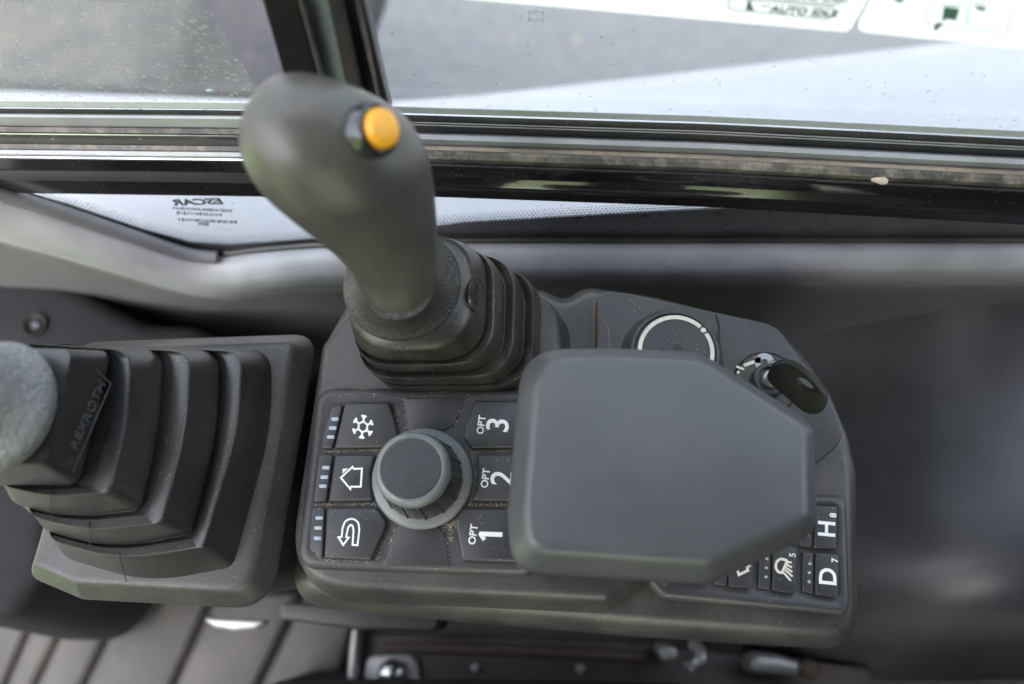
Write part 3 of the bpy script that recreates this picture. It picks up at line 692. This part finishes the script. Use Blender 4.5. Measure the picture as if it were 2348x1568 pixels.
ky = thing('ignition_key', 'black oval key head with a slot hole turned in the switch', 'key', c+np.array([0, 0, .012]))
# plate plane: rises from the lock, facing the seat
k0 = P(*Z3(1700, 860), .004); e1 = _n(P(*Z3(1960, 1010), .004)-k0); e2 = _n(np.array([.42, .42, .80])); e2 = _n(e2-e1*e2.dot(e1)); kn = np.cross(e1, e2)
if kn.dot(C0-k0) < 0: kn = -kn
kp = [PPL(*Z3(a, b), k0, kn) for a, b in catmull([(1606, 738), (1640, 682), (1720, 660), (1820, 690), (1930, 785), (2012, 880), (2030, 960), (1990, 1012), (1920, 1024), (1850, 995), (1745, 905), (1650, 825), (1612, 780)], 3)]
hl = [PPL(*Z3(1880+math.cos(a)*78*math.cos(.67)-math.sin(a)*34*math.sin(.67), 815+math.cos(a)*78*math.sin(.67)+math.sin(a)*34*math.cos(.67)), k0, kn) for a in np.linspace(0, 2*math.pi, 24, endpoint=False)]
bm = bmesh.new(); vo = [bm.verts.new(p) for p in kp]; vi = [bm.verts.new(p) for p in hl]
es = [bm.edges.new((vo[i], vo[(i+1) % len(vo)])) for i in range(len(vo))]+[bm.edges.new((vi[i], vi[(i+1) % len(vi)])) for i in range(len(vi))]
bmesh.ops.triangle_fill(bm, use_beauty=True, use_dissolve=False, edges=es)
bm.verts.index_update(); V = [np.array(v.co) for v in bm.verts]; F = [[v.index for v in f.verts] for f in bm.faces]; bm.free()
o = mesh('key_head', V, F, 'key_black', ky, 30); bm = bmesh.new(); bm.from_mesh(o.data)
for f in bm.faces:
    if f.normal.dot(Vector(kn)) < 0: f.normal_flip()
bm.to_mesh(o.data); bm.free()
md = o.modifiers.new('thickness', 'SOLIDIFY'); md.thickness = .0042; md.offset = -1
md = o.modifiers.new('edge', 'BEVEL'); md.width = .0008; md.segments = 3; md.limit_method = 'ANGLE'
pa, pb = c+np.array([0, 0, .006]), (kp[0]+kp[-6])/2-kn*.002
tube('key_blade', [pa, (pa+pb)/2+np.array([0, 0, .002]), pb], .0030, 'galvanised', ky, 8)

# ------------------------------------------------------------------ light keypad (right)
lk = thing('light_keypad', 'corner keypad with H, D and work lamp keys beside the wrist rest', 'keypad', P(1750, 1300, -.032))
ZK = -.026
slab('bezel', XY([(1480, 1150), (1870, 1132), (1942, 1134), (1951, 1380), (1945, 1413), (1515, 1372), (1484, 1336)], ZK),
     [(-.0006, -.036), (0, -.0285), (.0006, -.0268), (.002, -.0255), (.004, -.0252), (.0062, -.0262), (.0075, -.0268)], 'keypad', lk, r=[.006, .006, .011, .011, .009, .008, .006])
def key(pts, strip, sym, parent, z, top, r=.0012):
    b = slab('button', XY(pts, z+top), edge_prof(z, z+top, .0007, 3), 'button', parent, r=r, seg=4)
    return b
def zk(pts): return [Z7(a, b) for a, b in pts]
KT = .0034; kz = ZK-.0008
def kled(b, pts):
    for a, b_ in pts:
        u, v = Z7(a, b_); slab('indicator_light', XY([(u-3.5, v-3), (u+3.5, v-3), (u+3.5, v+3), (u-3.5, v+3)], kz+KT-.0009), edge_prof(kz+.001, kz+KT-.0006, .0002, 2), 'led', b, r=.0004, seg=2)
keys = {}
for nm, kp_, st in (('H', [(1534, 306), (1690, 312), (1686, 614), (1527, 606)], [(1434, 300), (1524, 306), (1517, 604), (1424, 594)]),
                    ('D', [(1537, 642), (1702, 650), (1700, 958), (1535, 934)], [(1443, 630), (1528, 640), (1526, 932), (1443, 914)]),
                    ('5', [(1235, 590), (1402, 600), (1398, 926), (1232, 906)], [(1140, 590), (1226, 592), (1222, 904), (1132, 890)]),
                    ('4', [(930, 570), (1100, 580), (1094, 890), (922, 876)], [(838, 570), (922, 572), (914, 874), (818, 862)]),
                    ('2', [(640, 560), (800, 570), (790, 855), (632, 845)], [(550, 560), (632, 562), (624, 846), (530, 836)])):
    b = slab('button', XY(zk(kp_), kz+KT), edge_prof(kz, kz+KT, .0006, 3), 'button', lk, r=.0011, seg=3)
    s_ = slab('indicator_strip', XY(zk(st), kz+KT-.001), edge_prof(kz, kz+KT-.0012, .0008, 3), 'keypad', b, r=.0011, seg=3); keys[nm] = b
    x0 = sum(q[0] for q in st)/4; y0 = sum(q[1] for q in st)/4
    kled(b, [(x0+12, y0-62), (x0+8, y0+2), (x0+6, y0+66)])
TZ = kz+KT+.0002
kx, kyv = _n(P(*Z7(1613, 400), TZ)-P(*Z7(1613, 540), TZ)), None
kyv = -np.cross(kx, [0, 0, 1]); kyv = _n(kyv) if kyv[0] < 0 else -_n(kyv)
text('letter', 'H', P(*Z7(1614, 470), TZ), kx, kyv, .0112, 'white_print', keys['H'], .02)
text('number', '8', P(*Z7(1660, 374), TZ), kx, kyv, .0042, 'white_print', keys['H'], .03)
text('letter', 'D', P(*Z7(1622, 806), TZ), kx, kyv, .0112, 'white_print', keys['D'], .02)
text('number', '7', P(*Z7(1673, 692), TZ), kx, kyv, .0042, 'white_print', keys['D'], .02)
text('number', '5', P(*Z7(1373, 656), TZ), kx, kyv, .0042, 'cream_print', keys['5'], .02)
lamp = catmull([(1325, 690), (1290, 684), (1262, 705), (1256, 745), (1275, 775), (1300, 780)], 4)
ribbon('lamp_symbol', [P(*Z7(a, b), TZ) for a, b in lamp+[np.array((1335, 700))]], .0012, 'cream_print', keys['5'], True)
for (a, b), (c_, d_) in zip(((1340, 706), (1335, 726), (1328, 745), (1322, 762), (1312, 782)), ((1368, 708), (1370, 742), (1372, 775), (1374, 808), (1362, 838))):
    ribbon('lamp_symbol', [P(*Z7(a, b), TZ+.00003), P(*Z7(c_, d_), TZ+.00003)], .0009, 'cream_print', keys['5'])
ribbon('lamp_symbol', [P(*Z7(a, b), TZ) for a, b in ((985, 765), (995, 795), (1058, 765), (1050, 738))], .0012, 'cream_print', keys['4'])
ribbon('lamp_symbol', [P(*Z7(a, b), TZ+.00003) for a, b in ((1050, 740), (1076, 730))], .0011, 'cream_print', keys['4'])
text('number', '4', P(*Z7(1078, 636), TZ), kx, kyv, .0042, 'cream_print', keys['4'], .02)

# ------------------------------------------------------------------ jog dial keypad
jk = thing('jog_dial_keypad', 'keypad with snowflake, home, return and OPT keys around a knob', 'keypad', P(969, 1097, -.003))
slab('bezel', XY([(724, 888), (1262, 893), (1240, 1322), (676, 1303)], 0), [(-.0004, -.005), (0, -.002), (.0007, -.0004), (.0018, .0008), (.0034, .0014), (.0052, .0012), (.0066, .0009)], 'keypad', jk, r=.011, seg=10)
BZ, BT = .0010, .0032
def jkey(pts, strip, leds):
    b = slab('button', XY([Z5(*q) for q in pts], BZ+BT), [(0, BZ), (0, BZ+BT-.0012), (.0002, BZ+BT-.0006), (.0006, BZ+BT-.0002), (.0012, BZ+BT)], 'button', jk, r=.0016, seg=4)
    slab('indicator_strip', XY([Z5(*q) for q in strip], BZ+BT-.0012), edge_prof(BZ, BZ+BT-.0007, .0008, 3), 'keypad', b, r=.0016, seg=4)
    for a, c_ in leds:
        u, v = Z5(a, c_)
        slab('indicator_light', XY([(u-9, v-4.2), (u+9, v-4.2), (u+9, v+4.2), (u-9, v+4.2)], BZ+BT), edge_prof(BZ+.001, BZ+BT-.0004, .0003, 2), 'led', b, r=.0008, seg=4)
    return b
bs = jkey([(493, 242), (795, 236), (832, 365), (850, 462), (768, 545), (418, 552)], [(398, 278), (484, 246), (410, 552), (330, 552), (346, 455)], [(425, 350), (410, 411), (396, 472)])
bh = jkey([(424, 592), (702, 592), (668, 705), (672, 820), (690, 905), (378, 914)], [(316, 594), (415, 592), (370, 912), (277, 916)], [(363, 680), (353, 745), (343, 806)])
br_ = jkey([(368, 952), (710, 951), (776, 1046), (770, 1092), (672, 1310), (352, 1297)], [(266, 952), (360, 952), (344, 1292), (322, 1280), (254, 1236)], [(318, 1022), (310, 1090), (307, 1160)])
b3 = jkey([(1376, 226), (1735, 230), (1715, 548), (1352, 550), (1294, 478), (1312, 378)], [(1745, 232), (1825, 280), (1815, 548), (1725, 548)], [(1775, 350), (1772, 412), (1768, 474)])
b2_ = jkey([(1386, 590), (1715, 590), (1700, 912), (1350, 906), (1382, 828), (1394, 702)], [(1725, 590), (1815, 590), (1800, 912), (1710, 912)], [(1765, 682), (1760, 745), (1756, 808)])
b1 = jkey([(1240, 1032), (1292, 956), (1695, 957), (1680, 1325), (1290, 1311)], [(1705, 957), (1798, 957), (1785, 1280), (1690, 1325)], [(1752, 1030), (1748, 1095), (1744, 1160)])
slab('face_plate', XY([Z5(*q) for q in ((897, 212), (1312, 206), (1240, 392), (1150, 440), (1000, 450), (932, 430))], BZ), edge_prof(.0002, .0019, .0004, 2), 'button', jk, r=.001, seg=3)
slab('face_plate', XY([Z5(*q) for q in ((852, 1078), (900, 1060), (1100, 1060), (1168, 1130), (1212, 1352), (757, 1350))], BZ), edge_prof(.0002, .0019, .0004, 2), 'button', jk, r=.001, seg=3)
IZ = BZ+BT+.0002
def I(a, b, k=0): return P(*Z5(a, b), IZ+k*.00003)
for k in range(6):
    th = math.radians(-83+60*k); ct = np.array((616, 405)); dv_ = np.array((math.cos(th)*.90, math.sin(th))); tp = ct+dv_*82
    ribbon('snowflake_symbol', [I(*(ct+dv_*34), k+1), I(*tp, k+1)], .0010, 'white_print', bs)
    for s in (-1, 1):
        t2 = th+s*math.radians(42); d2 = np.array((math.cos(t2)*.9, math.sin(t2)))
        ribbon('snowflake_symbol', [I(*(ct+dv_*58), 10+2*k+(s > 0)), I(*(ct+dv_*58+d2*27), 10+2*k+(s > 0))], .0009, 'white_print', bs)
ribbon('snowflake_symbol', [I(616+math.cos(math.radians(-83+60*k))*.9*37, 405+math.sin(math.radians(-83+60*k))*37) for k in range(6)], .00095, 'white_print', bs, True)
ribbon('home_symbol', [I(*q) for q in ((467, 750), (546, 676), (554, 690), (610, 688), (602, 811), (534, 811), (531, 827))], .00085, 'white_print', bh, True)
fill('home_symbol', [I(*q) for q in ((478, 722), (516, 687), (480, 689))], 'white_print', bh)
arw = [(482, 1206), (451, 1154), (472, 1152), (478, 1092)]+[tuple(p) for p in catmull([(478, 1092), (498, 1046), (542, 1029), (582, 1052), (592, 1104)], 5)[1:]]+[(580, 1208), (546, 1206), (553, 1108)]+[tuple(p) for p in catmull([(553, 1108), (546, 1078), (530, 1071), (516, 1090)], 4)[1:]]+[(502, 1152), (520, 1156)]
ribbon('return_symbol', [I(*q) for q in arw], .0008, 'white_print', br_, True)
jx = _n(I(1428, 340)-I(1414, 440)); jy = np.array([-jx[1], jx[0], 0])
for b, nm, (oa, ob), (na, nb) in ((b3, '3', (1418, 390), (1530, 392)), (b2_, '2', (1447, 752), (1560, 753)), (b1, '1', (1363, 1134), (1484, 1142))):
    text('key_label', 'OPT', I(oa, ob), jx, jy, .0047, 'white_print', b, .02)
    if nm == '1':
        ribbon('key_number', [I(1406, 1131), I(1563, 1136)], .0021, 'white_print', b)
        ribbon('key_number', [I(1410, 1126, 2), I(1440, 1172, 2)], .0018, 'white_print', b)
        continue
    text('key_number', nm, I(na, nb), jx, jy, .0150, 'white_print', b, .010)
# the knob
jd = P(969, 1097, BZ); jd[2] = BZ
lathe('dial_ring', [(.0236, 0), (.0236, .0022), (.0231, .0034), (.0222, .0040), (.0190, .0044), (.0185, .0034)], jd, 'silver_dusty', jk, 80)
NR = 14; rings = []
for z, r0 in ((.002, .0192), (.004, .0191), (.012, .0184), (.021, .0174), (.0268, .0167), (.0288, .0163)):
    ring = []
    for k in range(NR*8):
        a = 2*math.pi*k/(NR*8); gsel = (k % 8) in (0,); rr_ = r0-(.0009 if gsel else 0)+(.0002 if (k % 8) in (4, 5) else 0)
        ring.append(jd+np.array([math.cos(a)*rr_, math.sin(a)*rr_, z]))
    rings.append(ring)
kb = mesh('dial_grip', *loft(rings), 'rubber', jk, 25)
for k in range(NR):
    a = 2*math.pi*k/NR; ca, sa = math.cos(a), math.sin(a); tg = np.array([-sa, ca, 0]); V = []
    for r_, z in ((.0189, .0042), (.0197, .0042), (.0170, .0268), (.0162, .0280)):
        p = jd+np.array([ca*r_, sa*r_, z]); V += [p-tg*.00055, p+tg*.00055]
    mesh('grip_rib', V, [(0, 1, 3, 2), (2, 3, 5, 4), (4, 5, 7, 6), (6, 7, 1, 0), (0, 2, 4, 6), (1, 7, 5, 3)], 'keypad', kb, 0)
lathe('dial_rim', [(.0160, .0272), (.0166, .0280), (.0166, .0302), (.0161, .0320), (.0149, .0333), (.0137, .0336), (.0133, .0328)], jd, 'silver', jk, 80)
lathe('dial_cap', [(.0134, .0300), (.0132, .0326), (.0126, .0331), (.0001, .0335)], jd, 'button', jk, 64)
# soil grains caught in the keypad gaps
V = []; F = []
def grain(p, s):
    b0 = len(V); a = random.random()*6.28; s2 = s*random.uniform(.6, 1.2)
    for k in range(4): V.append((p[0]+math.cos(a+k*1.571)*s, p[1]+math.sin(a+k*1.571)*s2, p[2]+s*.3))
    V.append((p[0], p[1], p[2]+s)); V.append((p[0], p[1], p[2]-s*.2))
    for k in range(4): F.append((b0+k, b0+(k+1) % 4, b0+4)); F.append((b0+(k+1) % 4, b0+k, b0+5))
gaps = [((330, 572), (740, 560), 130, 10), ((280, 933), (720, 928), 170, 9), ((840, 280), (850, 440), 60, 12), ((905, 225), (925, 420), 70, 9), ((1290, 225), (1240, 400), 70, 9), ((1350, 570), (1620, 570), 120, 10),
        ((1320, 935), (1620, 935), 120, 10), ((760, 1110), (690, 1300), 90, 14), ((840, 1090), (762, 1330), 50, 8), ((1330, 560), (1390, 740), 70, 12), ((1380, 780), (1320, 920), 60, 12), ((1180, 1090), (1260, 1010), 90, 25), ((1225, 1050), (1210, 1180), 60, 14),
        ((1170, 1130), (1205, 1330), 30, 8), ((450, 170), (1600, 180), 90, 22), ((350, 1310), (700, 1325), 60, 8), ((260, 1230), (340, 1300), 25, 8), ((880, 260), (1250, 300), 60, 60), ((860, 1180), (1200, 1220), 45, 60)]
for (a0, b0_), (a1, b1_), nG, jit in gaps:
    for _ in range(nG):
        s = random.random(); a = a0+(a1-a0)*s+random.gauss(0, jit); b = b0_+(b1_-b0_)*s+random.gauss(0, jit*.6)
        if math.hypot(a-1022, b-755) < 352: continue
        grain(P(*Z5(a, b), .0016), random.choice((.00012, .00016, .0002, .0003)))
for _ in range(150):
    a = random.uniform(-.9, 1.3); r_ = random.uniform(.0192, .0226); grain(jd+np.array([math.cos(a)*r_, math.sin(a)*r_, .0046]), random.uniform(.0001, .0002))
o = mesh('soil_grains', V, F, 'dust', None, 0); tag(o, 'tan soil grains caught in the gaps around the keypad keys', 'soil', kind='stuff')

# ================================================================== blade lever
bl = thing('blade_lever', 'tall bent blade lever with yellow thumb button and ribbed rubber boot', 'lever', P(1040, 770, -.003))
seq = [([(862, 640), (1245, 622), (1236, 900), (852, 902)], -.004, .022), ([(850, 628), (1228, 612), (1218, 884), (838, 888)], .010, .020), ([(855, 640), (1205, 622), (1195, 868), (848, 872)], .0060, .018),
       ([(838, 612), (1200, 590), (1192, 882), (825, 884)], .0105, .022), ([(826, 600), (1182, 578), (1173, 863), (817, 868)], .022, .020), ([(832, 614), (1160, 594), (1152, 846), (826, 848)], .0180, .018),
       ([(816, 590), (1154, 568), (1149, 852), (815, 854)], .0225, .022), ([(808, 580), (1133, 560), (1129, 835), (810, 839)], .034, .020), ([(815, 590), (1108, 572), (1105, 812), (815, 816)], .0300, .018),
       ([(800, 560), (1117, 544), (1114, 828), (806, 828)], .0345, .022), ([(797, 546), (1086, 530), (1080, 806), (800, 806)], .052, .024), ([(815, 560), (1050, 545), (1045, 770), (820, 775)], .056, .024)]
bt = mesh('boot', *loft(smooth_rings([rring(a, z, r, 10) for a, z, r in seq], .20, 3)), 'rubber_old', bl, 50)
# split seams and oval badge on the boot
for pts, zs in (([(932, 788), (936, 806), (950, 824)], (.0535, .045, .036)), ([(968, 828), (973, 838), (978, 846)], (.0345, .030, .026)), ([(994, 852), (997, 864), (1002, 872)], (.0225, .018, .013))):
    tube('split_seam', [P(u, v+1, z+.0006) for (u, v), z in zip(pts, zs)], .00045, 'black', bt, 6, 3)
oc = [(1094+16*math.cos(a), 674+38*math.sin(a)) for a in np.linspace(0, 2*math.pi, 36, endpoint=False)]
q0, q1, q2 = P(1115, 640, .0355), P(1114, 760, .0355), P(1082, 640, .052); bn = _n(np.cross(q1-q0, q2-q0)); bn = bn if bn[0] > 0 else -bn
q0 = q0+bn*.0006
bd = fill('badge', [PPL(u, v, q0, bn) for u, v in oc], 'rubber_old', bt, up=bn, th=.0012)
ribbon('badge_rim', [PPL(u, v, q0+bn*.0004, bn) for u, v in oc], .0008, 'rubber', bt, True, up=bn, th=.0006)
bex = _n(PPL(1094, 650, q0, bn)-PPL(1094, 700, q0, bn)); bey = np.cross(bn, bex)
ribbon('badge_mark', [PPL(u, v, q0+bn*.0004, bn) for u, v in ((1092, 650), (1099, 664), (1088, 672), (1099, 682), (1092, 692), (1098, 700))], .0007, 'rubber', bt, up=bn)
# leathery skirt
rings = []
for (u, v), rad, z in (((924, 662), 138, .0525), ((922, 654), 145, .0545), ((921, 650), 146, .0570), ((920, 646), 141, .0590), ((919, 646), 126, .0625), ((917, 650), 108, .0675), ((915, 655), 95, .0735), ((914, 655), 88, .080)):
    c = P(u, v, z); rm = rad*(CH-z)/FPX
    rings.append([c+np.array([math.cos(k*2*math.pi/64)*rm, math.sin(k*2*math.pi/64)*rm, 0]) for k in range(64)])
fine = [catmull([r[k] for r in rings], 4) for k in range(64)]
mesh('skirt', *loft(list(zip(*fine))), 'leather_rubber', bl, 60)
# grip lofted between its two outlines
st = [((852, 1530), (1306, 1540), .070), ((840, 1490), (1311, 1500), .075), ((765, 1330), (1316, 1350), .085), ((628, 1172), (1316, 1140), .098), ((478, 1056), (1308, 940), .110), ((318, 932), (1284, 750), .121), ((196, 838), (1236, 596), .130),
      ((106, 735), (1142, 440), .138), ((58, 620), (1000, 322), .145), ((50, 492), (826, 222), .150), ((84, 350), (626, 146), .154), ((150, 245), (436, 114), .157), ((215, 178), (330, 126), .158)]
cs = []; ax_ = []
for (l, r_, z) in st:
    a, b = P(*ZL(*l), z), P(*ZL(*r_), z); cs.append((a+b)/2); ax_.append((b-a)/2)
rings = []
for i in range(len(st)):
    t_ = _n(cs[min(i+1, len(cs)-1)]-cs[max(i-1, 0)]); a = ax_[i]; a = a-t_*a.dot(t_)*.35
    bdir = _n(np.cross(a, t_)); L = np.linalg.norm(ax_[i])
    fb = min(1.0, .92-.01*i)
    rings.append([cs[i]+ax_[i]*math.cos(q)+bdir*L*fb*math.sin(q) for q in np.linspace(0, 2*math.pi, 56, endpoint=False)])
tip = P(*ZL(268, 140), .1585); rings.append([tip+(p-cs[-1])*.15 for p in rings[-1]])
fine = [catmull([r[k] for r in rings], 5) for k in range(56)]
mesh('grip', *loft(list(zip(*fine))), 'grip', bl, 70)
# thumb button: find the grip surface under the photo position and set the axis outward
bpy.context.view_layer.update()
go = [o for o in bl.children if o.name.startswith('grip')][0]
def hit(u, v):
    r = ray(u, v); ok, loc, nrm, _ = go.ray_cast(Vector(C0-WL[go]), Vector(_n(r)))
    return np.array(loc)+WL[go], np.array(nrm)
hc, hn = hit(*ZL(905, 490))
bax = _n(hn*.5+_n(C0-hc)*.62+np.array([.85, .22, 0]))
lathe('button_collar', [(.0092, -.006), (.0092, .0016), (.0087, .0030), (.0078, .0034), (.0074, .0015), (.0001, .0015)], hc, 'collar_black', bl, 40, ax=bax)
lathe('thumb_button', [(.0066, .0005), (.0066, .0050), (.0061, .0062), (.0047, .0070), (.0001, .0075)], hc, 'yellow', bl, 40, ax=bax)

# ================================================================== wrist rest
wr = thing('wrist_rest', 'large smooth grey padded wrist rest with cut corners', 'armrest', P(1500, 1080, -.02))
out = [(1196, 800), (1400, 797), (1592, 806), (1640, 828), (1836, 952), (1868, 985), (1873, 1205), (1852, 1236), (1622, 1341), (1580, 1338), (1170, 1310), (1162, 1165)]
slab('cushion', XY(out, .058), [(.004, .044), (.0012, .047), (0, .053), (.0002, .0575), (.0008, .0600), (.0020, .0625), (.0062, .0700), (.0072, .0714), (.0086, .0724), (.0100, .0728)], 'pad', wr,
     r=[.012, .2, .03, .03, .02, .012, .012, .012, .012, .02, .009, .2], seg=8, smooth=50)
slab('bracket', XY([(1330, 920), (1600, 930), (1640, 1180), (1310, 1190)], .0), edge_prof(-.033, .0445, .004), 'console_base', wr, r=.012)
